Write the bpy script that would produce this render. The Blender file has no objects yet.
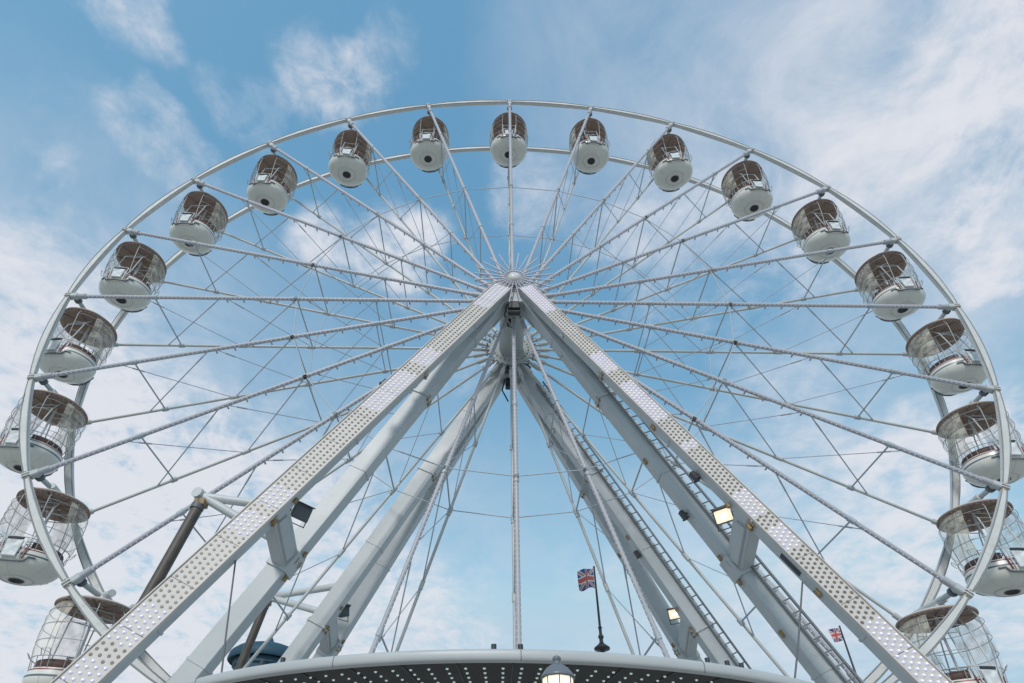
import bpy, math, random
from mathutils import Vector, Matrix, noise as mnoise
PI = math.pi
random.seed(7)
scene = bpy.context.scene
COL = scene.collection

# ------------------------------------------------------------------ helpers
def V(*a):
    return Vector(a[0]) if len(a) == 1 else Vector(a)

class MB:
    """collects shapes, builds ONE mesh object"""
    def __init__(s):
        s.v = []; s.f = []; s.m = []; s.sm = []
    def add(s, vs, fs, mi=0, smooth=False):
        b = len(s.v)
        s.v.extend([Vector(p) for p in vs])
        for f in fs:
            s.f.append([b + i for i in f]); s.m.append(mi); s.sm.append(smooth)
    def frame(s, d, hint=None):
        d = d.normalized()
        h = Vector(hint) if hint is not None else (Vector((0, 0, 1)) if abs(d.z) < .9 else Vector((0, 1, 0)))
        n = (h - d * h.dot(d))
        if n.length < 1e-5:
            h = Vector((1, 0, 0)); n = h - d * h.dot(d)
        n.normalize()
        return d, d.cross(n).normalized(), n          # along, side, normal
    def beam(s, p0, p1, w, h, hint=None, ch=0.0, mi=0, w1=None, h1=None):
        """rectangular bar with chamfered edges; h along the hint normal, w across"""
        p0 = Vector(p0); p1 = Vector(p1)
        d, sd, n = s.frame(p1 - p0, hint)
        def sec(p, w, h):
            a, b = w / 2, h / 2
            c = ch if ch else 0
            q = [(a - c, b), (a, b - c), (a, -b + c), (a - c, -b), (-a + c, -b), (-a, -b + c), (-a, b - c), (-a + c, b)] if c else [(a, b), (a, -b), (-a, -b), (-a, b)]
            return [p + sd * x + n * y for x, y in q]
        A = sec(p0, w, h); B = sec(p1, w1 or w, h1 or h); k = len(A)
        s.add(A + B, [[i, (i + 1) % k, k + (i + 1) % k, k + i] for i in range(k)] + [list(range(k))[::-1], list(range(k, 2 * k))], mi)
    def box(s, c, sx, sy, sz, mi=0, rot=None, ch=0.0):
        c = Vector(c); M = rot or Matrix.Identity(3)
        s.beam(c - M @ Vector((0, 0, sz / 2)), c + M @ Vector((0, 0, sz / 2)), sx, sy, M @ Vector((0, 1, 0)), ch, mi)
    def tube(s, pts, r, seg=8, mi=0, closed=False, cap=True, smooth=True):
        pts = [Vector(p) for p in pts]; n = len(pts)
        rs = r if isinstance(r, (list, tuple)) else [r] * n
        rings = []; prev = None
        for i, p in enumerate(pts):
            if closed: t = pts[(i + 1) % n] - pts[i - 1]
            elif i == 0: t = pts[1] - pts[0]
            elif i == n - 1: t = pts[-1] - pts[-2]
            else: t = (pts[i + 1] - pts[i]).normalized() + (pts[i] - pts[i - 1]).normalized()
            t.normalize()
            if prev is None:
                _, a, b = s.frame(t)
            else:
                b = prev - t * prev.dot(t); b.normalize(); a = t.cross(b)
            prev = b
            rings.append([p + (a * math.cos(2 * PI * j / seg) + b * math.sin(2 * PI * j / seg)) * rs[i] for j in range(seg)])
        vs = [q for g in rings for q in g]; fs = []
        for i in range(n if closed else n - 1):
            k = (i + 1) % n
            for j in range(seg):
                fs.append([i * seg + j, i * seg + (j + 1) % seg, k * seg + (j + 1) % seg, k * seg + j])
        s.add(vs, fs, mi, smooth)
        if cap and not closed:
            s.add(rings[0], [list(range(seg))[::-1]], mi); s.add(rings[-1], [list(range(seg))], mi)
    def lathe(s, prof, seg=40, mis=None, axis='Z', c=(0, 0, 0), a0=0, a1=2 * PI, smooth=True):
        c = Vector(c); full = abs(a1 - a0 - 2 * PI) < 1e-6; m = seg if full else seg + 1
        vs = []
        for r, z in prof:
            for j in range(m):
                a = a0 + (a1 - a0) * j / seg
                p = Vector((r * math.cos(a), r * math.sin(a), z))
                if axis == 'Y': p = Vector((p.x, p.z, p.y))
                vs.append(c + p)
        b = len(s.v); s.v.extend(vs)
        for i in range(len(prof) - 1):
            for j in range(seg):
                k = (j + 1) % m
                q = [i * m + j, i * m + k, (i + 1) * m + k, (i + 1) * m + j]
                s.f.append([b + x for x in q]); s.m.append(mis[i] if mis else 0); s.sm.append(smooth)
    def dome(s, c, n, r, mi=0, seg=6):
        c = Vector(c); n = Vector(n).normalized(); _, a, b = s.frame(n)
        vs = []
        for hh, rr in ((0, 1), (.6, .8)):
            for j in range(seg):
                t = 2 * PI * j / seg
                vs.append(c + n * hh * r + (a * math.cos(t) + b * math.sin(t)) * r * rr)
        vs.append(c + n * r)
        fs = [[j, (j + 1) % seg, seg + (j + 1) % seg, seg + j] for j in range(seg)] + [[seg + j, seg + (j + 1) % seg, 2 * seg] for j in range(seg)]
        s.add(vs, fs, mi, True)
    def ball(s, c, r, mi=0, seg=10, ring=6, sz=1):
        pr = [(max(r * math.sin(PI * i / ring), 1e-4), -r * sz * math.cos(PI * i / ring)) for i in range(ring + 1)]
        s.lathe(pr, seg, [mi] * ring, c=c)
    def build(s, name, mats, parent=None):
        me = bpy.data.meshes.new(name)
        off = parent_world(parent)
        me.from_pydata([p - off for p in s.v], [], s.f)
        if not isinstance(mats, (list, tuple)): mats = [mats]
        for m in mats: me.materials.append(m)
        me.polygons.foreach_set('material_index', s.m)
        me.polygons.foreach_set('use_smooth', s.sm)
        me.update()
        o = bpy.data.objects.new(name, me); COL.objects.link(o)
        if parent: o.parent = parent
        return o

def parent_world(p):
    w = Vector((0, 0, 0))
    while p is not None:
        w += p.location; p = p.parent
    return w

def thing(name, label, cat, loc=(0, 0, 0), group=None):
    o = bpy.data.objects.new(name, None); COL.objects.link(o)
    o.location = loc; o.empty_display_size = .3
    o['label'] = label; o['category'] = cat
    if group: o['group'] = group
    return o

def copy_tree(o, parent=None):
    c = o.copy(); COL.objects.link(c)
    if parent: c.parent = parent
    for ch in KIDS.get(o.name, []): copy_tree(ch, c)
    return c
KIDS = {}
def index_kids(o):
    KIDS[o.name] = [x for x in bpy.data.objects if x.parent == o]
    for k in KIDS[o.name]: index_kids(k)

# ------------------------------------------------------------------ materials
def mat(name, col, rough=.5, metal=0.0, var=.06, scale=3.0, emit=None, es=0, dirt=None, dirt_amt=0, spec=.5, bump=0, coat=0):
    m = bpy.data.materials.new(name); m.use_nodes = True
    nt = m.node_tree; N = nt.nodes; L = nt.links
    b = N['Principled BSDF']
    b.inputs['Roughness'].default_value = rough; b.inputs['Metallic'].default_value = metal
    b.inputs['Specular IOR Level'].default_value = spec
    if coat: b.inputs['Coat Weight'].default_value = coat
    tc = N.new('ShaderNodeTexCoord')
    nz = N.new('ShaderNodeTexNoise'); nz.inputs['Scale'].default_value = scale; nz.inputs['Detail'].default_value = 5
    L.new(tc.outputs['Object'], nz.inputs['Vector'])
    mp = N.new('ShaderNodeMapRange'); mp.inputs['From Min'].default_value = .3; mp.inputs['From Max'].default_value = .7
    mp.inputs['To Min'].default_value = 1 - var; mp.inputs['To Max'].default_value = 1 + var
    L.new(nz.outputs['Fac'], mp.inputs['Value'])
    mx = N.new('ShaderNodeMix'); mx.data_type = 'RGBA'; mx.blend_type = 'MULTIPLY'; mx.inputs[0].default_value = 1
    mx.inputs[6].default_value = (*col, 1)
    L.new(mp.outputs['Result'], mx.inputs[7])
    out = mx.outputs[2]
    if dirt:
        n2 = N.new('ShaderNodeTexNoise'); n2.inputs['Scale'].default_value = scale * 2.7; n2.inputs['Detail'].default_value = 8; n2.inputs['Roughness'].default_value = .7
        L.new(tc.outputs['Object'], n2.inputs['Vector'])
        r2 = N.new('ShaderNodeMapRange'); r2.inputs['From Min'].default_value = .56; r2.inputs['From Max'].default_value = .72
        r2.inputs['To Max'].default_value = dirt_amt
        L.new(n2.outputs['Fac'], r2.inputs['Value'])
        m2 = N.new('ShaderNodeMix'); m2.data_type = 'RGBA'
        L.new(r2.outputs['Result'], m2.inputs[0]); L.new(out, m2.inputs[6]); m2.inputs[7].default_value = (*dirt, 1)
        out = m2.outputs[2]
    L.new(out, b.inputs['Base Color'])
    rm = N.new('ShaderNodeMapRange'); rm.inputs['To Min'].default_value = max(rough - .1, .05); rm.inputs['To Max'].default_value = min(rough + .12, 1)
    L.new(nz.outputs['Fac'], rm.inputs['Value']); L.new(rm.outputs['Result'], b.inputs['Roughness'])
    if bump:
        bp = N.new('ShaderNodeBump'); bp.inputs['Strength'].default_value = bump; bp.inputs['Distance'].default_value = .02
        L.new(nz.outputs['Fac'], bp.inputs['Height']); L.new(bp.outputs['Normal'], b.inputs['Normal'])
    if emit:
        b.inputs['Emission Color'].default_value = (*emit, 1); b.inputs['Emission Strength'].default_value = es
    return m

STEEL = mat('painted_steel', (.56, .57, .565), .42, dirt=(.34, .31, .27), dirt_amt=.35, scale=1.3)
STEEL_G = mat('leg_steel', (.485, .50, .505), .42, dirt=(.32, .3, .27), dirt_amt=.3, scale=1.0)
RIMW = mat('rim_paint', (.61, .60, .575), .45, dirt=(.3, .24, .19), dirt_amt=.45, scale=1.6)
SPOKE = mat('spoke_paint', (.43, .43, .46), .42, dirt=(.33, .27, .22), dirt_amt=.4, scale=1.4)
SPOKE_R = mat('rear_spoke_paint', (.50, .505, .485), .45, dirt=(.3, .26, .2), dirt_amt=.4, scale=1.6)
CABLE = mat('galvanised_cable', (.44, .47, .51), .5, .1)
STRUT = mat('strut_paint', (.42, .46, .49), .5)
DARK = mat('dark_metal', (.035, .037, .042), .45)
GREYM = mat('grey_fixture', (.11, .12, .13), .5)
EDGE_SHADE = mat('rim_edge_shade', (.24, .24, .24), .5)
LADM = mat('ladder_paint', (.17, .18, .19), .5)
HUBG = mat('hub_grey', (.37, .395, .385), .5, dirt=(.12, .10, .08), dirt_amt=.5, scale=2.2)
RUST = mat('rusty_bolt', (.33, .22, .11), .7, var=.3, scale=30)
BROWN = mat('brown_ram', (.085, .07, .058), .5, var=.25, scale=4)
PANEL = mat('led_panel_paint', (.57, .525, .485), .5, dirt=(.45, .40, .34), dirt_amt=.3)
BULB_L = mat('lit_lilac_lens', (.56, .54, .66), .3, emit=(.70, .66, 1), es=.13)
BULB_OFF = mat('unlit_bulb', (.17, .14, .115), .35, var=.2, scale=9)
BULB_ON = mat('lit_bulb', (.9, .9, 1), .3, emit=(.80, .78, 1), es=.28)
BULB_S = mat('small_lit_bulb', (.52, .50, .57), .3, emit=(.74, .70, .95), es=.08)
WARM = mat('warm_lamp', (.9, .85, .75), .2, emit=(1, .86, .62), es=1.1)
LGLASS = mat('lamp_glass_lit', (.9, .85, .75), .25, emit=(1, .80, .52), es=.42, var=.12, scale=8)
FGLASS = mat('floodlight_glass', (.10, .115, .125), .2)
BOWL = mat('bowl_shell', (.69, .665, .60), .3, dirt=(.4, .38, .34), dirt_amt=.25, scale=1.7, coat=.2)
RED = mat('red_stripe', (.20, .025, .035), .4)
GREYS = mat('grey_stripe', (.12, .14, .16), .4)
CAN_U = mat('canopy_lining', (.31, .215, .17), .65, var=.12, scale=2)
CAN_T = mat('canopy_top', (.55, .54, .51), .5)
WIRE = mat('cage_wire', (.38, .38, .38), .4, .1)
SEAT = mat('seat_cushion', (.10, .055, .045), .6)
PLATE = mat('gate_plate', (.66, .67, .67), .22, var=.22, scale=7)
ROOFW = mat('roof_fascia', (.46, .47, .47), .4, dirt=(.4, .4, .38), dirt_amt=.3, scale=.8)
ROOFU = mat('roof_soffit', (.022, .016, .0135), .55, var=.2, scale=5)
DOT = mat('soffit_light', (.6, .7, .68), .3, emit=(.75, .95, .9), es=.14)
TEAL = mat('teal_canvas', (.022, .075, .115), .6, var=.15, scale=1.5)
PAVE = mat('paving', (.43, .41, .38), .8, var=.15, scale=.6, bump=.2)
FR = mat('flag_red', (.60, .13, .11), .7)
FW = mat('flag_white', (.72, .70, .70), .7)
FB = mat('flag_blue', (.05, .11, .28), .7)

def curtain_mat():
    m = bpy.data.materials.new('clear_rain_curtain'); m.use_nodes = True
    nt = m.node_tree; N = nt.nodes; L = nt.links
    b = N['Principled BSDF']; out = N['Material Output']
    b.inputs['Base Color'].default_value = (.80, .74, .62, 1); b.inputs['Roughness'].default_value = .25
    tr = N.new('ShaderNodeBsdfTransparent'); mx = N.new('ShaderNodeMixShader')
    tc = N.new('ShaderNodeTexCoord'); nz = N.new('ShaderNodeTexNoise'); nz.inputs['Scale'].default_value = 4
    L.new(tc.outputs['Object'], nz.inputs['Vector'])
    r = N.new('ShaderNodeMapRange'); r.inputs['From Min'].default_value = .35; r.inputs['From Max'].default_value = .7
    r.inputs['To Min'].default_value = .18; r.inputs['To Max'].default_value = .6
    L.new(nz.outputs['Fac'], r.inputs['Value']); L.new(r.outputs['Result'], mx.inputs[0])
    L.new(tr.outputs[0], mx.inputs[1]); L.new(b.outputs[0], mx.inputs[2]); L.new(mx.outputs[0], out.inputs['Surface'])
    return m
CURTAIN = curtain_mat()

# ------------------------------------------------------------------ sizes
R = 16.5; W = 2.32; H = 19.804; NS = 24
HUB = Vector((0, 0, H))
def WP(a, r, y):                              # point on the wheel: angle from the top, radius, depth
    return Vector((r * math.sin(a), y, H + r * math.cos(a)))

# ------------------------------------------------------------------ ground
g = MB()
g.add([(-900, -900, 0), (900, -900, 0), (900, 900, 0), (-900, 900, 0)], [[0, 1, 2, 3]])
go = g.build('ground', PAVE); go['kind'] = 'structure'

# ------------------------------------------------------------------ the wheel
wheel = thing('ferris_wheel', 'giant white wheel of steel rims, spokes and brace cables turning between the legs', 'ferris wheel', (0, 0, H))
def rim(y, sgn):
    b = MB(); ns = NS * 8; vs = []
    for i in range(ns):
        a = 2 * PI * i / ns; q = (i % 8) / 8.0
        th = .135 + .095 * math.sin(PI * q); wy = .15 + .03 * math.sin(PI * q); c = .035
        x, z = wy / 2, th / 2
        for (yy, rr) in ((x - c, z), (x, z - c), (x, -z + c), (x - c, -z), (-x + c, -z), (-x, -z + c), (-x, z - c), (-x + c, z)):
            vs.append(WP(a, R + rr, y + yy))
    fs = []
    for i in range(ns):
        k = (i + 1) % ns
        for j in range(8):
            fs.append([i * 8 + j, i * 8 + (j + 1) % 8, k * 8 + (j + 1) % 8, k * 8 + j])
    b.add(vs, fs, 0, False)
    for i in range(NS):                       # flange plates and bolts at the joints
        a = 2 * PI * i / NS
        p = WP(a, R, y); t = Vector((math.cos(a), 0, -math.sin(a)))
        for s in (-.045, .045):
            b.beam(p + t * (s - .016), p + t * (s + .016), .25, .25, Vector((math.sin(a), 0, math.cos(a))), .04)
        for s in (-1, 1):
            b.beam(p + t * .09 * s, p + t * (.09 * s + .04 * s), .05, .20, (0, 1, 0), .01, 1)
    for dr, dy in ((-.5, .5), (.5, .5)):      # dark tubes added along the rim edges, standing in for its underside shade
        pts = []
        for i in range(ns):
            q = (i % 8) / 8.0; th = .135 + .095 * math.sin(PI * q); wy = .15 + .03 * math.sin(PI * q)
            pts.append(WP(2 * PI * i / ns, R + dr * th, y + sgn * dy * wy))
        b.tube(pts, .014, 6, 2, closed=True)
    return b.build('rim', [RIMW, RUST, EDGE_SHADE], wheel)
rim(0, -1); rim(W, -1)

# axles that carry the gondolas
ax = MB(); ri = R - .22
ax.tube([WP(0, ri, -.02), WP(0, ri, W + .02)], .075, 10)
for y in (.0, W):
    ax.beam(WP(0, R - .1, y), WP(0, ri - .1, y), .2, .2, (0, 1, 0), .03)
ax.tube([WP(0, ri, .14), WP(0, ri, .24)], .13, 10, 1)
ax.tube([WP(0, ri, W - .24), WP(0, ri, W - .14)], .13, 10, 1)
ax0 = ax.build('axle', [STEEL_G, GREYM], wheel)
def around(o0, n=NS, first=0):
    for i in range(1, n):
        c = o0.copy(); COL.objects.link(c); c.parent = wheel
        c.rotation_euler = (0, 2 * PI * i / n, 0)
around(ax0)

# front spokes with led nodes, small hanging tabs on the inner part
sp = MB(); r0, r1 = 1.2, R - .12
sp.tube([WP(0, r0, 0), WP(0, r1, 0)], .066, 8)
for a, bq, rr in ((r0, r0 + .35, .10), (r1 - .5, r1 - .12, .10), (8.0, 8.25, .085)):
    sp.tube([WP(0, a, 0), WP(0, bq, 0)], rr, 8)
x = r0 + .45
while x < r1 - .6:
    for s in (-1, 1):
        sp.dome(Vector((s * .055, -.03, H + x)), (s, -.55, 0), .021, 1, 5)
    x += .155
x = 2.0
while x < 11:
    sp.beam((.0, .05, H + x), (.0, .19, H + x), .03, .05, (0, 0, 1))
    x += .62
sp.beam(WP(0, r1 - .55, -.0), WP(0, r1 + .02, 0), .16, .10, (0, 1, 0), .02)
around(sp.build('spoke', [SPOKE, BULB_S], wheel))
sr = MB()
sr.tube([WP(0, r0, W), WP(0, r1, W)], .05, 8)
for a, bq, rr in ((r0, r0 + .35, .09), (r1 - .45, r1, .085), (8.0, 8.25, .075), (10.7, 11, .07)):
    sr.tube([WP(0, a, W), WP(0, bq, W)], rr, 8)
around(sr.build('spoke', SPOKE_R, wheel))

# cross struts between the two planes and the diagonal cables
for rr, th in ((.808, .027), (.487, .027), (.31, .022)):
    b = MB(); b.tube([WP(0, rr * R, 0), WP(0, rr * R, W)], th, 6)
    for y in (.0, W): b.tube([WP(0, rr * R - .1, y), WP(0, rr * R + .1, y)], .085, 8)
    around(b.build('cross_strut', STRUT, wheel))
for ra, rb in ((.835, .66), (.66, .842), (.648, .487), (.487, .655)):
    b = MB(); b.tube([WP(0, ra * R, 0), WP(0, rb * R, W)], .021 if ra < rb else .015, 5)
    b.tube([WP(0, ra * R, 0).lerp(WP(0, rb * R, W), .10), WP(0, ra * R, 0).lerp(WP(0, rb * R, W), .2)], .028, 5)
    around(b.build('brace_cable', CABLE, wheel))
for ra, rb in ((.47, .31), (.31, .47)):
    b = MB(); b.tube([WP(0, ra * R, 0), WP(0, rb * R, W)], .014, 5)
    around(b.build('inner_brace_cable', CABLE, wheel))
for y in (0, W):
    b = MB()
    for i in range(NS):
        b.tube([WP(2 * PI * i / NS, .487 * R, y), WP(2 * PI * (i + 1) / NS, .487 * R, y)], .018, 5)
    b.build('ring_cable', CABLE, wheel)

# hub
b = MB()
b.lathe([(.05, -.95), (.22, -.95), (.24, -.9), (.24, -.3), (.46, -.3), (.48, -.26), (.48, W + .26), (.46, W + .3), (.24, W + .3), (.24, W + 1.0), (.05, W + 1.0)], 32, axis='Y', c=(0, 0, H), smooth=False)
b.build('hub', HUBG, wheel)
for y in (0, W):
    b = MB()
    b.lathe([(.48, y - .05), (.86, y - .05), (.88, y - .03), (.88, y + .03), (.86, y + .05), (.48, y + .05)], 48, axis='Y', c=(0, 0, H), smooth=False)
    for i in range(NS):
        a = 2 * PI * i / NS
        b.beam(WP(a, .80, y), WP(a, 1.32, y), .17 if y == 0 else .12, .13 if y == 0 else .09, (0, 1, 0), .02)
        b.tube([WP(a, 1.0, y - .1), WP(a, 1.0, y + .1)], .035, 6, 1)
        b.tube([WP(a + PI / NS, .70, y - .085), WP(a + PI / NS, .70, y + .085)], .03, 6, 1)
    for i in range(0, NS, 3):
        a = 2 * PI * i / NS + PI / NS
        b.beam(WP(a, .9, y + .12), WP(a, 1.2, y + .12), .16, .14, (0, 1, 0), .02, 2)
    b.build('hub_flange', [STEEL if y == 0 else HUBG, RUST, DARK], wheel)
b = MB()
b.lathe([(.01, -1.16), (.12, -1.15), (.2, -1.10), (.23, -1.02), (.23, -.97), (.01, -.97)], 24, axis='Y', c=(0, 0, H))
b.build('hub_cap', RIMW, wheel)
b = MB()
for i in range(NS):
    a = 2 * PI * (i + .5) / NS
    b.beam(WP(a, .2, -1.04), WP(a, 1.42, -1.06), .035, .03, (0, 1, 0))
    for k in range(10):
        b.dome(WP(a, .36 + k * .115, -1.07), (0, -1, 0), .026, 1, 5)
b.lathe([(.36, -1.05), (.40, -1.05), (.40, -1.01), (.36, -1.01), (.36, -1.05)], 32, axis='Y', c=(0, 0, H))
b.build('hub_star', [SPOKE, BULB_S], wheel)

# ------------------------------------------------------------------ support frames
def legpair(frame, top, foot, w, h, front, name='leg', splices=(.14, .28, .43, .57, .71, .86)):
    top = Vector(top); foot = Vector(foot); d = (foot - top).normalized()
    b = MB()
    b.beam(top, foot, w, h, front, .014)
    for t in splices:                                            # bolted splice plates
        p = top.lerp(foot, t)
        b.beam(p - d * .03, p + d * .03, w + (.08 if t in (.28, .57, .86) else .03), h + (.08 if t in (.28, .57, .86) else .03), front, .012)
        dd, sd, n = b.frame(d, front)
        for s in ((-1, 1) if t in (.28, .57, .86) else ()):
            for q in (-1, 1):
                b.tube([p - d * .1 + sd * s * (w / 2 + .02) + n * q * h * .3, p + d * .1 + sd * s * (w / 2 + .02) + n * q * h * .3], .035, 6, 1)
    for t in (.17, .40, .66, .78):                               # small lugs on the edges
        p = top.lerp(foot, t); dd, sd, n = b.frame(d, front)
        b.beam(p + sd * w * .5 - d * .08, p + sd * w * .5 + d * .08, .1, .12, front, .02, 1 if t in (.40, .66) else 0)
    b.beam(foot + Vector((0, 0, .0)), foot + Vector((0, 0, .12)), 1.3, 1.3, (0, 1, 0), .02)
    b.beam(foot + Vector((0, 0, .12)), foot + Vector((0, 0, .45)), .9, .7, (0, 1, 0), .05)
    o = b.build(name, [STEEL_G, RUST], frame)
    return o, top, foot, d

front = thing('support_frame', 'front white A-frame with led light panels on its two outer legs', 'support frame', (0, -3, 0), 'A-frames carrying the wheel')
rear = thing('support_frame', 'rear plain white A-frame standing behind the wheel without light panels', 'support frame', (0, 5, 0), 'A-frames carrying the wheel')
FRN = (0, -1, 0)
T1 = Vector((0, -.72, H)); T3 = Vector((0, W + .75, H))
L1 = legpair(front, T1 + Vector((-.18, -.05, -.06)), (-9.98, -4.5, .02), .54, .30, FRN)
R1 = legpair(front, T1 + Vector((.18, -.05, -.06)), (9.07, -4.5, .02), .48, .28, FRN)
L2 = legpair(front, T1 + Vector((-.16, .12, -.2)), (-9.95, -1.3, .02), .50, .40, FRN)
R2 = legpair(front, T1 + Vector((.16, .12, -.2)), (9.3, -1.4, .02), .48, .40, FRN)
L3 = legpair(rear, T3 + Vector((-.16, -.1, -.1)), (-10.6, 4.0, .02), .58, .42, FRN)
R3 = legpair(rear, T3 + Vector((.16, -.1, -.1)), (10.3, 4.0, .02), .58, .42, FRN)
L4 = legpair(rear, T3 + Vector((-.16, .15, -.15)), (-10.5, 6.8, .02), .54, .40, FRN)
R4 = legpair(rear, T3 + Vector((.16, .15, -.15)), (10.15, 6.8, .02), .54, .40, FRN)

# bearing heads on top of the legs
for fr, y0, y1 in ((front, -.86, -.42), (rear, W + .45, W + .95)):
    b = MB()
    b.lathe([(.25, y0), (.42, y0), (.45, y0 + .03), (.45, y1 - .03), (.42, y1), (.25, y1)], 28, axis='Y', c=(0, 0, H), smooth=False)
    b.beam((0, (y0 + y1) / 2, H - .3), (0, (y0 + y1) / 2, H - 1.05), .8, y1 - y0 - .06, (0, 1, 0), .05)
    b.box((0, (y0 + y1) / 2, H - 1.22), .42, .36, .3, 1, ch=.03)
    b.tube([(-.2, (y0 + y1) / 2, H - 1.42), (.2, (y0 + y1) / 2, H - 1.42)], .10, 10, 1)
    b.tube([(-.25, (y0 + y1) / 2 - .1, H - 1.1), (-.34, (y0 + y1) / 2, H - 1.6), (-.1, (y0 + y1) / 2 + .1, H - 2.1)], .03, 6, 1)
    b.build('bearing_head', [STEEL_G, DARK], fr)

# led panels
LIT = {'L': [(.02, .10), (.235, .275), (.30, .385), (.535, .565), (.575, .605), (.695, .735), (.755, .80)],
       'R': [(.02, .115), (.24, .285), (.315, .40), (.445, .455), (.535, .57), (.585, .615), (.70, .80)]}
def led(leg, side, h, w):
    o, top, foot, d = leg
    b = MB(); dd, sd, n = b.frame(d, FRN)
    Ln = (foot - top).length; off = h / 2 + .03
    p0 = top + d * .55; p1 = top + d * (Ln - 1.2)
    seg = 1.2; t = .55
    while t < Ln - 1.2:
        e = min(t + seg, Ln - 1.2); mid = (t + e) / 2 / Ln
        lit = any(a <= mid <= c for a, c in LIT[side])
        b.beam(top + d * (t + .006) + n * off, top + d * (e - .006) + n * off, w, .05, n, .008, 0)
        t = e
    for s in (-1, 1):                                            # rolled edges of the sheet
        b.beam(p0 + n * (off + .012) + sd * s * (w / 2 + .012), p1 + n * (off + .012) + sd * s * (w / 2 + .012), .022, .09, n)
    t = .62; k = 0
    while t < Ln - 1.25:
        f = t / Ln; lit = any(a <= f <= c for a, c in LIT[side])
        for j in range(4):
            q = top + d * (t + (.064 if j % 2 else 0)) + n * (off + .025) + sd * (j - 1.5) * w * .235
            if lit:
                b.dome(q, n, .038, 3, 6); b.dome(q + n * .024, n, .020, 2, 5)
            else:
                b.tube([q - n * .004, q + n * .012], .033, 6, 1, smooth=False)
        t += .128; k += 1
    return b.build('led_panel', [PANEL, BULB_OFF, BULB_ON, BULB_L], o)
led(L1, 'L', .30, .63); led(R1, 'R', .28, .48)

# brackets that hold each pair of legs apart, with their floodlights
def bracket(fr, la, lb, ta, tb):
    pa = la[1].lerp(la[2], ta); pb = lb[1].lerp(lb[2], tb)
    d = la[3]; b = MB()
    ax_ = (pb - pa).normalized()
    b.beam(pa + ax_ * .12, pb - ax_ * .05, .56, .36, d.cross(ax_), .02)
    b.beam(pa + ax_ * .3 + d * .02, pb - ax_ * .3 + d * .02, .30, .46, d.cross(ax_), .02)
    b.beam(pb - lb[3] * .30, pb + lb[3] * .30, .58, .50, FRN, .03)
    for s in (-1, 1):
        for q in (-1, 1):
            c = pb + lb[3] * .38 * s
            dd, sd, n = b.frame(lb[3], FRN)
            b.tube([c + sd * q * .30 - dd * .07, c + sd * q * .30 + dd * .07], .045, 8, 1)
            c2 = pa + d * .36 * s
            b.tube([c2 + sd * q * .31 - dd * .06, c2 + sd * q * .31 + dd * .06], .05, 8, 1)
    return b.build('bracket', [STEEL_G, RUST], fr), pa, pb
def floodlight(fr, c, aim, lit, sz=.46):
    c = Vector(c); aim = Vector(aim).normalized()
    b = MB(); dd, sd, n = b.frame(aim, (0, 0, 1))
    b.beam(c - aim * .16, c + aim * .08, sz * .55, sz * .5, n, .04, 0, sz, sz * .8)
    b.beam(c + aim * .08, c + aim * .11, sz * 1.04, sz * .85, n, .02)
    b.beam(c + aim * .1 + n * sz * .43, c + aim * .24 + n * sz * .46, sz * 1.04, .012, n)
    for k in range(5):
        b.beam(c - aim * .2 + sd * (k - 2) * .045, c - aim * .12 + sd * (k - 2) * .045, .014, sz * .42, n)
    b.tube([c + sd * sz * .55, c + sd * sz * .55 - n * .3, c - sd * sz * .55 - n * .3, c - sd * sz * .55], .018, 6)
    o = b.build('floodlight', [GREYM], fr)
    b = MB(); b.beam(c + aim * .108, c + aim * .122, sz * .88, sz * .70, n, .02)
    if lit: b.beam(c + aim * .120, c + aim * .128, sz * .42, sz * .30, n, .05, 1)
    b.build('lamp_glass', [LGLASS, WARM] if lit else FGLASS, o)
    if lit: o['label'] = 'floodlight that is lit with a warm glow'
for fr, la, lb, ta, tb, lit, aim in ((front, L1, L2, .555, .575, False, (.55, -.5, -.35)), (front, R1, R2, .555, .575, True, (-.62, -.75, -.3)),
                                     (rear, L3, L4, .55, .575, False, (.5, -.6, .2)), (rear, R3, R4, .545, .575, True, (-.5, -.8, -.25))):
    o, pa, pb = bracket(fr, la, lb, ta, tb)
    m = pa.lerp(pb, .45)
    up = -la[3]
    side = 1 if la[2].x < 0 else -1
    floodlight(fr, m + up * .62 + Vector((.10 * side, -.12, 0)), aim, lit, .44 if fr is front else .42)

# ladders on the right hand inner legs
def ladder(fr, leg, w, h, off=0):
    o, top, foot, d = leg; b = MB(); dd, sd, n = b.frame(d, FRN)
    if sd.x < 0: sd = -sd
    sd = (sd * .9 + Vector((0, 0, 0))).normalized()
    Ln = (foot - top).length; up = n * (h * .5 + .07)
    for q in (-.15, .13):
        b.beam(top + d * 1.6 + sd * (w / 2 + q) + up, foot - d * .8 + sd * (w / 2 + q) + up, .05, .05, n)
    t = 1.8
    while t < Ln - .9:
        p = top + d * t + up
        b.tube([p + sd * (w / 2 - .15), p + sd * (w / 2 + .13)], .02, 6); t += .34
    t = 2.2
    while t < Ln - 1:
        p = top + d * t + up
        b.beam(p + sd * (w / 2 - .1) - n * .09, p + sd * (w / 2 - .1), .05, .05, sd); t += 2.0
    b.build('ladder', LADM, fr)
ladder(front, R2, .48, .40); ladder(rear, R3, .58, .42)

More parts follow.
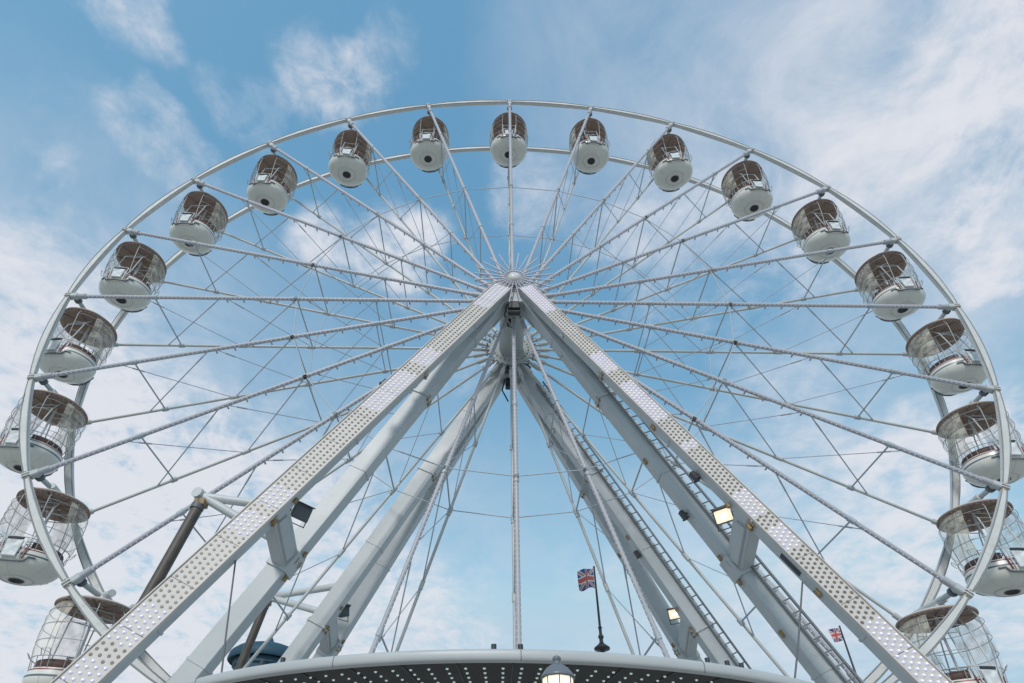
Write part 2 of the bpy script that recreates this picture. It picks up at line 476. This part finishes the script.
# small black sensor boxes
for fr, leg, t, sx, sy in ((front, R1, .485, -.33, -.10), (front, R2, .49, -.36, 0), (rear, R3, .43, -.36, 0), (rear, R3, .36, .36, -.3), (front, L1, .33, -.40, .1)):
    p = leg[1].lerp(leg[2], t); b = MB(); dd, sd, n = b.frame(leg[3], FRN)
    if sd.x < 0: sd = -sd
    c = p + sd * sx + n * sy
    b.beam(c - dd * .11, c + dd * .11, .12, .15, n, .02)
    b.beam(c + dd * .11, c + dd * .14, .15, .18, n, .02)
    b.tube([c, c - sd * sx * .5], .03, 6)
    b.build('sensor_box', DARK, fr)
p = R1[1].lerp(R1[2], .625); b = MB(); dd, sd, n = b.frame(R1[3], FRN)
if sd.x > 0: sd = -sd
b.beam(p + sd * .244 - dd * .28 - n * .0, p + sd * .244 + dd * .28, .012, .13, n)
b.build('name_plate', DARK, front)

# erecting rams with their white yokes on the left hand side
def ram(fr, apex, low, ends):
    apex = Vector(apex); b = MB()
    for e in ends:
        b.tube([apex, e], .115, 10)
    b.tube([apex + Vector((-.12, -.16, .05)), apex + Vector((-.02, .3, .05))], .15, 10)
    b.box(apex + Vector((0, 0, -.2)), .26, .26, .16, 1)
    y = b.build('yoke', [STEEL, RUST], fr)
    b = MB(); low = Vector(low); d = (low - apex).normalized()
    b.tube([apex - Vector((0, 0, .1)), low], .135, 12)
    b.tube([apex.lerp(low, .025) , apex.lerp(low, .04)], .16, 12, 1)
    b.build('ram', [BROWN, GREYM], fr)
def up_to_ground(a, l):
    a = Vector(a); l = Vector(l); d = l - a
    return a + d * ((a.z - .1) / (a.z - l.z))
A = Vector((-8.05, -1.55, H - 9.93)); Lw = up_to_ground(A, (-8.72, -1.75, H - 14.55))
ram(front, A, Lw, [L2[1].lerp(L2[2], .50), L2[1].lerp(L2[2], .56)])
A = Vector((-8.28, 4.5, H - 9.96)); Lw = up_to_ground(A, (-8.63, 4.5, H - 12.33))
ram(rear, A, Lw, [L3[1].lerp(L3[2], .50), L3[1].lerp(L3[2], .55)])
# hanging power cables
for p0, p1 in ((L1[1].lerp(L1[2], .625) + Vector((.25, .1, -.1)), Vector((-5.35, -3.6, 4.2))),
               (R1[1].lerp(R1[2], .645) + Vector((-.25, .1, -.1)), Vector((4.45, -3.6, 4.2)))):
    b = MB(); b.tube([p0, p0.lerp(p1, .5) + Vector((0, 0, -.05)), p1], .018, 6); b.tube([p0.lerp(p1, .86), p0.lerp(p1, .93)], .045, 6)
    b.build('power_cable', GREYM, front)

# ------------------------------------------------------------------ gondola
MBase = MB
def make_gondola():
    class MB(MBase):
        def build(s, *a):                          # the body is oval below the canopy
            for p in s.v:
                q = max(0, min(1, (-.6 - p.z) / 1.4)); p.y *= 1 - .17 * q
            return MBase.build(s, *a)
    t = thing('gondola', 'x', 'gondola', (0, 0, 0), 'gondolas around the wheel rim')
    b = MB()                                       # hanger
    b.tube([(0, -.55, 0), (0, .55, 0)], .105, 14)
    for y in (-.4, .4):
        b.beam((0, y, .02), (0, y * .6, -.37), .13, .05, (0, 1, 0), .01)
    b.beam((0, 0, -.08), (0, 0, -.2), .3, .75, (0, 1, 0), .03)
    b.build('hanger', STEEL, t)
    b = MB()                                       # canopy
    b.lathe([(.03, -.18), (.45, -.21), (.8, -.28), (.945, -.34), (.965, -.37), (.965, -.415), (.945, -.425), (.92, -.412), (.7, -.37), (.4, -.35), (.03, -.34)], 56, [0, 0, 0, 0, 1, 1, 1, 1, 1, 1])
    for k in range(8):
        a = 2 * PI * k / 8 + .2
        b.beam((.08 * math.cos(a), .08 * math.sin(a), -.358), (.91 * math.cos(a), .91 * math.sin(a), -.424), .03, .02, (0, 0, 1), 0, 1)
    for k in range(40):
        a = 2 * PI * k / 40
        b.dome((.88 * math.cos(a), .88 * math.sin(a), -.404), (0, 0, -1), .016, 2, 5)
    cn = b.build('canopy', [CAN_T, CAN_U, BULB_S], t)
    # bowl
    pr = [(.88, -2.2), (.905, -2.185), (.925, -2.2), (.935, -2.225), (.94, -2.26), (.955, -2.37), (.958, -2.425), (.95, -2.48), (.92, -2.57), (.86, -2.66), (.76, -2.74), (.63, -2.81), (.48, -2.86), (.32, -2.89), (.19, -2.90), (.175, -2.885), (.14, -2.85)]
    b = MB(); b.lathe(pr, 64, [0, 0, 0, 1, 0, 2, 0, 0, 0, 0, 0, 0, 0, 0, 3, 3])
    b.lathe([(.88, -2.2), (.86, -2.5), (.84, -2.56), (.02, -2.56)], 40, [0, 0, 0])       # inner wall and floor
    for k in range(6):                             # shell seams and the moulded ring round the drain
        a = 2 * PI * (k + .5) / 6
        b.tube([((r_ + .001) * math.cos(a), (r_ + .001) * math.sin(a), z_) for r_, z_ in pr[6:14]], .005, 5, 4)
    b.lathe([(.40, -2.874), (.41, -2.892), (.43, -2.892), (.44, -2.866)], 40, [4, 4, 4])
    bo = b.build('bowl', [BOWL, RED, GREYS, DARK, CAN_T], t)
    b = MB(); b.lathe([(.01, -2.865), (.13, -2.865), (.155, -2.915), (.18, -2.925), (.195, -2.91)], 28)
    b.build('drain_cap', DARK, bo)
    b = MB()                                       # bench
    b.lathe([(.50, -2.28), (.52, -2.25), (.84, -2.25), (.85, -2.02), (.83, -1.97), (.79, -2.02), (.77, -2.22), (.50, -2.22)], 40, a0=-PI * .36, a1=PI * 1.36)
    b.lathe([(.50, -2.28), (.50, -2.55)], 40, a0=-PI * .36, a1=PI * 1.36)
    b.build('bench', SEAT, t)
    b = MB()                                       # centre pole with its turning wheel
    b.tube([(0, 0, -.31), (0, 0, -2.55)], .035, 10)
    b.tube([(.22 * math.cos(a * PI / 10), .22 * math.sin(a * PI / 10), -1.75) for a in range(20)], .018, 6, closed=True)
    b.tube([(-.22, 0, -1.75), (.22, 0, -1.75)], .014, 6)
    b.build('centre_pole', STEEL, t)
    b = MB()                                       # bars that hold the canopy
    for x in (-.33, .33):
        for q in (-1, 1):
            b.tube([(x, q * .30, -.36), (x, q * .50, -.75), (x, q * .86, -2.2)], .02, 8)
    for q in (-1, 1):
        b.tube([(-.32, q * .34, -.47), (.32, q * .34, -.47)], .016, 6)
        b.tube([(-.32, q * .46, -.70), (.32, q * .46, -.70)], .016, 6)
    b.build('canopy_frame', STEEL, t)
    def cr(z):                                     # cage radius: rounded shoulder, nearly upright wall
        q = max(0, min(1, (-.40 - z) / .30))
        w = max(0, min(1, (-.70 - z) / 1.5))
        return .84 + .15 * math.sin(q * PI / 2) + .035 * math.sin(PI * w) - .06 * w * w
    b = MB(); A0, A1 = -PI / 2 + .36, 1.5 * PI - .36
    for z, rr in ((-.66, .008), (-1.08, .009), (-1.50, .009), (-1.92, .012)):
        for a0, a1 in ((-PI / 2 + .36, PI / 2 - .36), (PI / 2 + .36, 1.5 * PI - .36)):
            b.tube([(cr(z) * math.cos(a0 + (a1 - a0) * k / 24), cr(z) * math.sin(a0 + (a1 - a0) * k / 24), z) for k in range(25)], rr, 6)
    for a0, a1 in ((-PI / 2 + .36, PI / 2 - .36), (PI / 2 + .36, 1.5 * PI - .36)):
        for k in range(4):
            a = a0 + (a1 - a0) * k / 3
            b.tube([(cr(z) * math.cos(a), cr(z) * math.sin(a), z) for z in (-.41, -.49, -.60, -.77, -1.2, -1.6, -1.95, -2.22)], .009 if k in (1, 2) else .014, 6)
        for k in range(6):                         # short bars of the guard rail
            a = a0 + (a1 - a0) * (k + .5) / 6
            b.tube([(cr(-1.92) * math.cos(a), cr(-1.92) * math.sin(a), -1.92), (.925 * math.cos(a), .925 * math.sin(a), -2.22)], .010, 5)
    for s in (-1, 1):                              # loops that stick out on both sides
        for a in (.0, PI):
            aa = a + s * .5
            c0 = Vector((math.cos(aa), math.sin(aa), 0)); tt = Vector((-math.sin(aa), math.cos(aa), 0))
            b.tube([c0 * 1.0 + tt * -.13 + Vector((0, 0, -1.92)), c0 * 1.08 + tt * -.12 + Vector((0, 0, -1.78)), c0 * 1.08 + tt * .12 + Vector((0, 0, -1.78)), c0 * 1.0 + tt * .13 + Vector((0, 0, -1.92))], .011, 6)
    b.build('wire_cage', WIRE, t)
    b = MB()                                       # clear rain curtains, bulging between the hoops
    for a0, a1 in ((-.62, .66), (PI - .66, PI + .62), (PI / 2 - .33, PI / 2 + .33)):
        zs = [-.46, -.56, -.66, -.76, -.87, -.98, -1.08, -1.18, -1.29, -1.4, -1.50, -1.60, -1.71, -1.82, -1.91]
        b.lathe([(cr(z) - .02 + .035 * abs(math.sin(PI * (z + .66) / .42)), z) for i, z in enumerate(zs)], 18, a0=a0, a1=a1)
    b.build('rain_curtain', CURTAIN, t)
    for s in (-1, 1):                              # gates: front and back
        def P(x, z, o=0): return Vector((x, s * (math.sqrt(.985 ** 2 - x * x) + o), z - .30))
        b = MB()
        for q in (-1, 1):
            b.tube([P(q * .31, -1.62, .02), P(q * .25, -2.27, .01)], .017, 8)
            b.tube([P(q * .355, -1.56, .0), P(q * .36, -2.02, -.02)], .013, 8)
        b.tube([P(-.31, -1.62, .02), P(0, -1.62, .02), P(.31, -1.62, .02)], .018, 8)
        b.beam(P(-.2, -1.67, .03), P(.2, -1.67, .03), .05, .07, (0, 0, 1), .01, 1)
        for q in (-1, 1):
            b.beam(P(q * .375, -1.83, .0), P(q * .325, -2.26, -.005), .035, .02, (0, 1, 0), 0, 2)
        gt = b.build('gate', [STEEL, DARK, RED], t)
        b = MB()
        vs = [P(-.225, -1.73, .03), P(.225, -1.73, .03), P(.185, -2.23, .03), P(-.185, -2.23, .03)]
        vs += [v - Vector((0, s * .03, 0)) for v in vs]
        b.add(vs, [[0, 1, 2, 3], [7, 6, 5, 4], [0, 4, 5, 1], [1, 5, 6, 2], [2, 6, 7, 3], [3, 7, 4, 0]], 0)
        for q in (-1, 1):
            b.beam(P(q * .215, -1.75, .034), P(q * .178, -2.21, .034), .012, .010, (0, 1, 0), 0, 1)
        b.beam(P(-.178, -2.21, .034), P(.178, -2.21, .034), .012, .010, (0, 0, 1), 0, 1)
        b.build('gate_panel', [PLATE, WIRE], gt)
        b = MB()                                    # dark line that dips under the gate
        def bw(x, z):
            rr = .965 if z > -2.3 else .945
            return Vector((x, s * math.sqrt(rr * rr - x * x), z - .25))
        b.tube([bw(*p) for p in ((-.60, -2.22), (-.46, -2.22), (-.38, -2.35), (-.2, -2.385), (0, -2.39), (.2, -2.385), (.38, -2.35), (.46, -2.22), (.60, -2.22))], .033, 8)
        b.build('gate_trim', GREYS, bo)
    return t
proto = make_gondola()
index_kids(proto)
GL = {
 0: 'topmost white gondola with brown canopy, behind the upright spoke at the wheel top',
 -1: 'white gondola with brown canopy, the first one left of the topmost gondola',
 1: 'white gondola with brown canopy, the first one right of the topmost gondola',
 -2: 'white gondola with brown canopy, second to the left of the topmost gondola',
 2: 'white gondola with brown canopy, second to the right of the topmost gondola',
 -3: 'white gondola with brown canopy, third to the left of the topmost gondola',
 3: 'white gondola with brown canopy, third to the right of the topmost gondola',
 -4: 'white gondola with brown canopy, fourth to the left of the topmost gondola',
 4: 'white gondola with brown canopy, fourth to the right, its bowl cut by a spoke',
 -5: 'white gondola on the upper left rim, fifth left from the top, crossed by a spoke',
 5: 'white gondola on the upper right rim, fifth right from the top, crossed by a spoke',
 -6: 'white gondola at the far left of the rim, level with the hub or just below',
 6: 'white gondola at the far right of the rim, level with the hub or just below',
 -7: 'white gondola on the left rim, third from the bottom of the visible left side',
 7: 'white gondola on the right rim, third from the bottom of the visible right side',
 -8: 'white gondola with red striped bowl at the left edge, above the lowest one',
 8: 'white gondola with red striped bowl at the right edge, above the lowest one',
 -9: 'lowest visible gondola at bottom left, seen level with its wire cage against the sky',
 9: 'lowest visible gondola at bottom right, wire cage partly behind the led light panel',
}
for i, k in enumerate(sorted(GL)):
    o = proto if i == 0 else copy_tree(proto)
    a = 2 * PI * k / NS
    o.location = WP(a, ri, W / 2)
    o.rotation_euler = (0, 0, {-9: 1.0, -8: .15}.get(k, .09 * math.sin(k * 2.3)))
    o.rotation_euler[1] = .022 * math.sin(k * 1.7 + 1)
    o['label'] = GL[k]

# ------------------------------------------------------------------ boarding roof in front of the wheel
rc = Vector((-.42, 1.57)); rr = 8.26; zt = 4.2; yb = -2.6
roof = thing('boarding_roof', 'wide curved white roof edge with dark soffit of tiny lights at the bottom', 'roof', (-.42, -4.5, 0))
amax = math.acos((rc.y - yb) / rr)
def arc(r, z, n=60, am=None):
    am = am or math.acos(max(-1, min(1, (rc.y - yb) / r)))
    return [Vector((rc.x + r * math.sin(-am + 2 * am * i / n), rc.y - r * math.cos(-am + 2 * am * i / n), z)) for i in range(n + 1)]
b = MB()
prof = [(-.30, .02), (-.04, .0), (-.008, -.02), (0, -.05), (0, -.105), (-.01, -.14), (-.03, -.155), (-.10, -.16)]
rows = [arc(rr + dr, zt + dz) for dr, dz in prof]; n = 61
vs = [p for r_ in rows for p in r_]
b.add(vs, [[i * n + j, i * n + j + 1, (i + 1) * n + j + 1, (i + 1) * n + j] for i in range(len(rows) - 1) for j in range(n - 1)], 0, True)
for k in range(-4, 5):                               # sheet joints
    a = .012 + k * .30
    ring = [Vector((rc.x + (rr + dr + .003) * math.sin(a), rc.y - (rr + dr + .003) * math.cos(a), zt + dz)) for dr, dz in prof[1:7]]
    b.tube(ring, .004, 5, 1)
b.build('fascia', [ROOFW, GREYM], roof)
b = MB()
e = arc(rr - .30, zt + .02); b.add(e + [Vector((p.x, yb, zt + .06)) for p in e], [[j, j + 1, n + j + 1, n + j] for j in range(n - 1)], 0)
b.build('roof_deck', ROOFW, roof)
b = MB()
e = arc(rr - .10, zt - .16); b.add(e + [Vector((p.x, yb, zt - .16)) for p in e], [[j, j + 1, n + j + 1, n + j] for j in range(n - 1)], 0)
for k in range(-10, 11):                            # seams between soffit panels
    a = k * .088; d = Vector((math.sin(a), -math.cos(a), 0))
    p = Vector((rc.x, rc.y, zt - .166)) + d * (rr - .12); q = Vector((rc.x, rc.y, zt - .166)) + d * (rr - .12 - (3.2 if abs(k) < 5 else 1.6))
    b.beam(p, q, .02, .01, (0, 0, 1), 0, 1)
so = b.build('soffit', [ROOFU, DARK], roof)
b = MB()
for i in range(15):
    r_ = rr - .30 - i * .195; am = math.acos(min(1, (rc.y - yb + .1) / r_)) if r_ > rc.y - yb + .1 else 0
    step = .252 / rr; m = int(am / step)
    for k in range(-m, m + 1):
        a = (k + .5) * step
        c = Vector((rc.x + r_ * math.sin(a), rc.y - r_ * math.cos(a), zt - .163))
        b.dome(c, (0, 0, -1), .021, 0, 6)
lo = b.build('soffit_light', DOT, so); lo['kind'] = 'stuff'
b = MB()
for a in (-.03, .012, -.44, -.395, .37, .40, .33):
    c = Vector((rc.x + (rr - .1) * math.sin(a), rc.y - (rr - .1) * math.cos(a), zt - .01))
    b.tube([c, c + Vector((0, 0, .09))], .035, 8)
b.build('roof_fixing', DARK, roof)
for x in (-5.2, 4.4):
    b = MB(); b.tube([(x, -3.1, 0), (x, -3.1, zt - .165)], .09, 12); b.tube([(x, -3.1, 0), (x, -3.1, .06)], .2, 12)
    b.build('post', ROOFW, roof)

# ------------------------------------------------------------------ street lamp in front of the roof
lx, ly, zf = -.02, -7.93, 3.64
lamp = thing('street_lamp', 'lit Victorian street lamp with domed grey cap in front of the curved roof', 'street lamp', (lx, ly, 0))
b = MB()
b.lathe([(.16, 0), (.17, .05), (.13, .12), (.12, .5), (.08, .6), (.06, .7), (.05, 2.4), (.07, 2.45), (.05, 2.5), (.045, 2.88), (.09, 2.93), (.1, 2.97), (.02, 2.98)], 20, c=(lx, ly, 0))
b.build('post', DARK, lamp)
b = MB()
b.lathe([(.105, 2.97), (.13, 3.05), (.148, 3.2), (.155, 3.36), (.158, 3.445)], 8, c=(lx, ly, 0), smooth=False)
b.build('lantern_glass', LGLASS, lamp)
b = MB()
for k in range(8):
    a = 2 * PI * k / 8
    b.tube([(lx + q * math.cos(a), ly + q * math.sin(a), z) for q, z in ((.107, 2.97), (.132, 3.05), (.151, 3.2), (.158, 3.36), (.161, 3.445))], .006, 5)
b.tube([(lx + .158 * math.cos(a * PI / 12), ly + .158 * math.sin(a * PI / 12), 3.33) for a in range(24)], .006, 5, closed=True)
b.build('lantern_frame', GREYM, lamp)
b = MB()
b.lathe([(.14, 3.44), (.172, 3.44), (.177, 3.455), (.167, 3.475), (.148, 3.50), (.115, 3.545), (.075, 3.575), (.045, 3.59), (.035, 3.60), (.034, 3.63), (.045, 3.64), (.042, 3.665), (.02, 3.68), (.003, 3.683)], 28, c=(lx, ly, 0))
b.build('lantern_cap', mat('lantern_cap_paint', (.15, .165, .19), .35), lamp)

# ------------------------------------------------------------------ flags on poles behind the wheel
def flagpole(x, y, zb, ztop, fw, fh, label, ph):
    t = thing('flag_pole', label, 'flag pole', (x, y, 0), 'flag poles behind the wheel')
    b = MB()
    b.lathe([(.25, 0), (.26, .1), (.14, .3), (.11, 1), (.09, zb - .15), (.30, zb - .12), (.31, zb - .06), (.22, zb + .02), (.12, zb + .10), (.075, zb + .18), (.075, zb + .3), (.11, zb + .36), (.11, zb + .42), (.06, zb + .48), (.06, zb + .72), (.09, zb + .76), (.05, zb + .82), (.035, ztop), (.05, ztop + .04), (.003, ztop + .09)], 16, c=(x, y, 0))
    b.build('pole', DARK, t)
    b = MB(); nx, nz = 45, 30; vs = []; fs = []; ms = []
    for j in range(nz + 1):
        for i in range(nx + 1):
            u = i / nx; v = j / nz
            dx = -.04 - u * fw * .93; dy = .22 * math.sin(u * 7 + ph + v * 1.5) * (.3 + u) * fw
            dz = -v * fh - .10 * u * u * fh + .04 * math.sin(u * 7 + ph) * fh
            vs.append((x + dx, y + dy, ztop - .05 + dz))
    def jack(u, v):                                 # u 0..1 along the fly, v 0..1 downward
        X = (u - .5) * 60; Y = (v - .5) * 30
        if abs(X) < 3 or abs(Y) < 3: return 0
        if abs(X) < 5 or abs(Y) < 5: return 1
        for sgn in (1, -1):
            dd = (X * .4472 * sgn - Y * .8944)
            if abs(dd) < 1.1: return 0
            if abs(dd) < 3.0: return 1
        return 2
    for j in range(nz):
        for i in range(nx):
            b.add([vs[j * (nx + 1) + i], vs[j * (nx + 1) + i + 1], vs[(j + 1) * (nx + 1) + i + 1], vs[(j + 1) * (nx + 1) + i]], [[0, 1, 2, 3]], jack((i + .5) / nx, (j + .5) / nz), True)
    b.build('flag', [FR, FW, FB], t)
flagpole(3.617, 8, 9.5, 12.9, .70, .9, 'dark pole with a Union Jack flag above the curved roof, left of the rear legs', .6)
flagpole(15.65, 12, 8.3, 12.0, .56, .62, 'dark pole with a small Union Jack flag seen below the right led leg', 2.0)

# ------------------------------------------------------------------ teal pavilion far behind on the left
px_, py_ = -11.6, 14.0
pav = thing('pavilion', 'teal canvas topped pavilion behind the left legs, just above the curved roof', 'pavilion', (px_, py_, 0))
b = MB()
b.lathe([(1.72, 10.55), (1.78, 10.62), (1.72, 10.95), (1.45, 11.2), (1.0, 11.38), (.5, 11.5), (.22, 11.6), (.12, 11.75), (.02, 11.95)], 24, c=(px_ + .1, py_, 0))
b.lathe([(1.70, 10.6), (1.2, 11.1), (.02, 11.3)], 24, c=(px_ + .1, py_, 0))
b.build('canvas_roof', TEAL, pav)
b = MB()
b.lathe([(1.5, 0), (1.55, .2), (1.4, .3), (1.38, 10.2), (1.5, 10.3), (1.5, 10.55), (.02, 10.56)], 24, c=(px_ + .1, py_, 0), smooth=False)
b.build('tower_body', TEAL, pav)

# ------------------------------------------------------------------ sky, sun, camera
SUN_EL, SUN_AZ = math.radians(36), math.radians(192)     # azimuth clockwise from +Y
sd = Vector((math.sin(SUN_AZ) * math.cos(SUN_EL), math.cos(SUN_AZ) * math.cos(SUN_EL), math.sin(SUN_EL)))
sl = bpy.data.lights.new('sun', 'SUN'); sl.energy = 1.0; sl.angle = math.radians(12); sl.color = (1, .97, .93)
so_ = bpy.data.objects.new('sun', sl); COL.objects.link(so_)
so_.rotation_euler = (-sd).to_track_quat('-Z', 'Y').to_euler()

world = bpy.data.worlds.new('World'); scene.world = world; world.use_nodes = True
nt = world.node_tree; N = nt.nodes; Lk = nt.links
bg = N['Background']; wo = N['World Output']
sky = N.new('ShaderNodeTexSky'); sky.sky_type = 'NISHITA'; sky.sun_disc = False
sky.sun_elevation = SUN_EL; sky.sun_rotation = SUN_AZ; sky.air_density = 1.0; sky.dust_density = .6; sky.ozone_density = 1.6
tc = N.new('ShaderNodeTexCoord')
def math_(op, a, b=None, c=None, clamp=False):
    n = N.new('ShaderNodeMath'); n.operation = op; n.use_clamp = clamp
    for i, x in enumerate((a, b, c)):
        if x is None: continue
        if isinstance(x, (int, float)): n.inputs[i].default_value = x
        else: Lk.new(x, n.inputs[i])
    return n.outputs[0]
def vmath(op, a, b=None, out=0):
    n = N.new('ShaderNodeVectorMath'); n.operation = op
    for i, x in enumerate((a, b)):
        if x is None: continue
        if isinstance(x, tuple): n.inputs[i].default_value = x
        else: Lk.new(x, n.inputs[i])
    return n.outputs[out]
D = vmath('NORMALIZE', tc.outputs['Generated'])
sx = N.new('ShaderNodeSeparateXYZ'); Lk.new(D, sx.inputs[0])
zz = math_('ADD', math_('MAXIMUM', sx.outputs[2], 0.0), .22)
cx = N.new('ShaderNodeCombineXYZ')
Lk.new(math_('DIVIDE', sx.outputs[0], zz), cx.inputs[0]); Lk.new(math_('DIVIDE', sx.outputs[1], zz), cx.inputs[1])
def noise(vec, scale, det=8, rough=.6, dist=0, out='Fac'):
    n = N.new('ShaderNodeTexNoise'); n.inputs['Scale'].default_value = scale; n.inputs['Detail'].default_value = det
    n.inputs['Roughness'].default_value = rough; n.inputs['Distortion'].default_value = dist
    Lk.new(vec, n.inputs['Vector']); return n.outputs[out]
# cloud field: where the banks lie in the sky (directions), broken up by fractal noise
wob = noise(cx.outputs[0], 3.2, 6, .6, 0, 'Color')
wv = vmath('SCALE', vmath('SUBTRACT', wob, (.5, .5, .5))); 
N_scale = wv.node; N_scale.inputs['Scale'].default_value = .24
DW = vmath('NORMALIZE', vmath('ADD', D, wv))
BLOBS = [(-0.419,0.259,0.870,0.9980,0.44),(-0.232,0.330,0.915,0.9970,0.52),(-0.169,0.303,0.938,0.9985,0.30),(-0.341,0.342,0.876,0.9988,0.30),
(-0.452,0.369,0.813,0.9985,0.35),(-0.531,0.327,0.782,0.9991,0.15),(-0.555,0.374,0.743,0.9995,0.30),(0.552,0.312,0.773,0.9864,0.40),(0.587,0.234,0.775,0.9921,0.34),
(0.479,0.389,0.787,0.9952,0.22),(0.563,0.273,0.780,0.9946,0.15),(0.309,0.380,0.872,0.9907,0.18),(-0.616,0.511,0.599,0.9850,0.55),(-0.637,0.631,0.444,0.9774,0.75),
(-0.527,0.694,0.491,0.9844,0.70),(-0.415,0.833,0.366,0.9524,0.70),(-0.581,0.766,0.275,0.9599,0.70),(-0.148,0.929,0.340,0.9860,0.32),(-0.278,0.508,0.815,0.9973,0.55),
(-0.156,0.539,0.828,0.9963,0.70),(-0.101,0.518,0.849,0.9981,0.40),(0.053,0.471,0.881,0.9977,0.35),(0.162,0.512,0.844,0.9972,0.30),(0.634,0.425,0.647,0.9992,0.60),
(0.590,0.380,0.713,0.9996,0.50),(0.570,0.422,0.705,0.9994,0.30),(0.654,0.561,0.508,0.9967,0.60),(0.590,0.617,0.520,0.9957,0.55),(0.464,0.659,0.592,0.9923,0.30),
(0.524,0.744,0.416,0.9908,0.50),(0.626,0.686,0.370,0.9945,0.45),(0.313,0.537,0.783,0.9888,0.35),(0.662,0.705,0.254,0.9969,0.40),(0.167,0.871,0.462,0.9955,0.15),
(0.413,0.842,0.347,0.9930,0.25),(-0.022,0.655,0.756,0.9951,0.30),(0.460,0.490,0.741,0.9965,0.35),(-0.067,0.925,0.374,0.9949,0.16),
(0.1,-.8,.5,.90,.6),(-.8,-.3,.5,.92,.6),(.85,-.2,.4,.93,.6)]
cov = None
for x, y, z, c, w in BLOBS:
    dt = vmath('DOT_PRODUCT', DW, (x, y, z), 1)
    c2 = 1 - (1 - c) * (1.3 if c > .996 else 1.7)
    m = N.new('ShaderNodeMapRange'); m.interpolation_type = 'SMOOTHSTEP'; m.inputs['From Min'].default_value = c2; m.inputs['From Max'].default_value = 1
    m.inputs['To Max'].default_value = w; Lk.new(dt, m.inputs['Value'])
    if cov is None: cov = m.outputs[0]
    else:                                            # screen-like union
        cov = math_('SUBTRACT', math_('ADD', cov, m.outputs[0]), math_('MULTIPLY', cov, m.outputs[0]))
VEIL = [(0.269,0.312,0.911,0.9754,0.30),(0.473,0.370,0.800,0.9865,0.26),(0.565,0.299,0.769,0.9834,0.36),(0.116,0.932,0.344,0.9531,0.12),(0.415,0.829,0.374,0.9753,0.26),(-0.603,0.489,0.630,0.9771,0.22),(0.551,0.620,0.558,0.9876,0.25),(-0.444,0.795,0.414,0.9247,0.22),(0.626,0.428,0.652,0.9945,0.30)]                                            # thin even haze veils
vl = None
for x, y, z, c, w in VEIL:
    m = N.new('ShaderNodeMapRange'); m.interpolation_type = 'SMOOTHSTEP'; m.inputs['From Min'].default_value = 1 - (1 - c) * 2.4; m.inputs['From Max'].default_value = 1 - (1 - c) * .05
    m.inputs['To Max'].default_value = w; Lk.new(vmath('DOT_PRODUCT', DW, (x, y, z), 1), m.inputs['Value'])
    vl = m.outputs[0] if vl is None else math_('SUBTRACT', math_('ADD', vl, m.outputs[0]), math_('MULTIPLY', vl, m.outputs[0]))
fb = noise(cx.outputs[0], 6.5, 9, .64, .45)
fine = noise(cx.outputs[0], 24.0, 6, .62, .35)
fsum = math_('ADD', math_('MULTIPLY', math_('SUBTRACT', fb, .5), 1.5), math_('MULTIPLY', math_('SUBTRACT', fine, .5), 1.0))
den = math_('ADD', cov, math_('MULTIPLY', fsum, math_('ADD', math_('MULTIPLY', cov, 2.0), .10)))
al = N.new('ShaderNodeMapRange'); al.interpolation_type = 'SMOOTHSTEP'; al.inputs['From Min'].default_value = .04; al.inputs['From Max'].default_value = 1.0
al.inputs['To Max'].default_value = .93; Lk.new(den, al.inputs['Value'])
spc = N.new('ShaderNodeSeparateColor'); Lk.new(sky.outputs[0], spc.inputs[0])
cmb = N.new('ShaderNodeCombineColor')                # a gentle tone curve on the sky, as the camera's
for i, (ex, k, hi) in enumerate(((1.10, .90, 1.6), (.72, 1.24, 2.35), (.50, 1.49, 2.9))):
    Lk.new(math_('MINIMUM', math_('MULTIPLY', math_('POWER', spc.outputs[i], ex), k), hi), cmb.inputs[i])
grade = cmb.outputs[0]
mixc = N.new('ShaderNodeMix'); mixc.data_type = 'RGBA'
vv = math_('MULTIPLY', vl, math_('ADD', math_('MULTIPLY', fb, 2.6), -.3), None, True)
a_ = math_('SUBTRACT', math_('ADD', al.outputs[0], vv), math_('MULTIPLY', al.outputs[0], vv))
Lk.new(a_, mixc.inputs[0]); Lk.new(grade, mixc.inputs[6])
CLOUD = (2.9, 2.97, 3.2); mixc.inputs[7].default_value = (*CLOUD, 1)
Lk.new(mixc.outputs[2], bg.inputs['Color']); bg.inputs['Strength'].default_value = .13

cam = bpy.data.cameras.new('camera'); co = bpy.data.objects.new('camera', cam); COL.objects.link(co)
cam.sensor_width = 36; cam.lens = 582.418 / 1024 * 36
cam.shift_x = (512 - 492.512) / 1024; cam.shift_y = (495.513 - 341.5) / 1024
cam.clip_start = .05; cam.clip_end = 5000
yaw, pit, rol = 0.0019242, 0.5960996, 0.0106211
fw = Vector((math.sin(yaw) * math.cos(pit), math.cos(yaw) * math.cos(pit), math.sin(pit)))
rt = Vector((math.cos(yaw), -math.sin(yaw), 0)); up = rt.cross(fw)
r2 = rt * math.cos(rol) + up * math.sin(rol); u2 = -rt * math.sin(rol) + up * math.cos(rol)
co.matrix_world = Matrix(((r2.x, u2.x, -fw.x, -.71635), (r2.y, u2.y, -fw.y, -13.88757), (r2.z, u2.z, -fw.z, 1.65), (0, 0, 0, 1)))
scene.camera = co
scene.view_settings.view_transform = 'Standard'; scene.view_settings.look = 'None'
scene.view_settings.exposure = 1.0; scene.view_settings.gamma = 1
scene.cycles.max_bounces = 6; scene.cycles.transparent_max_bounces = 16
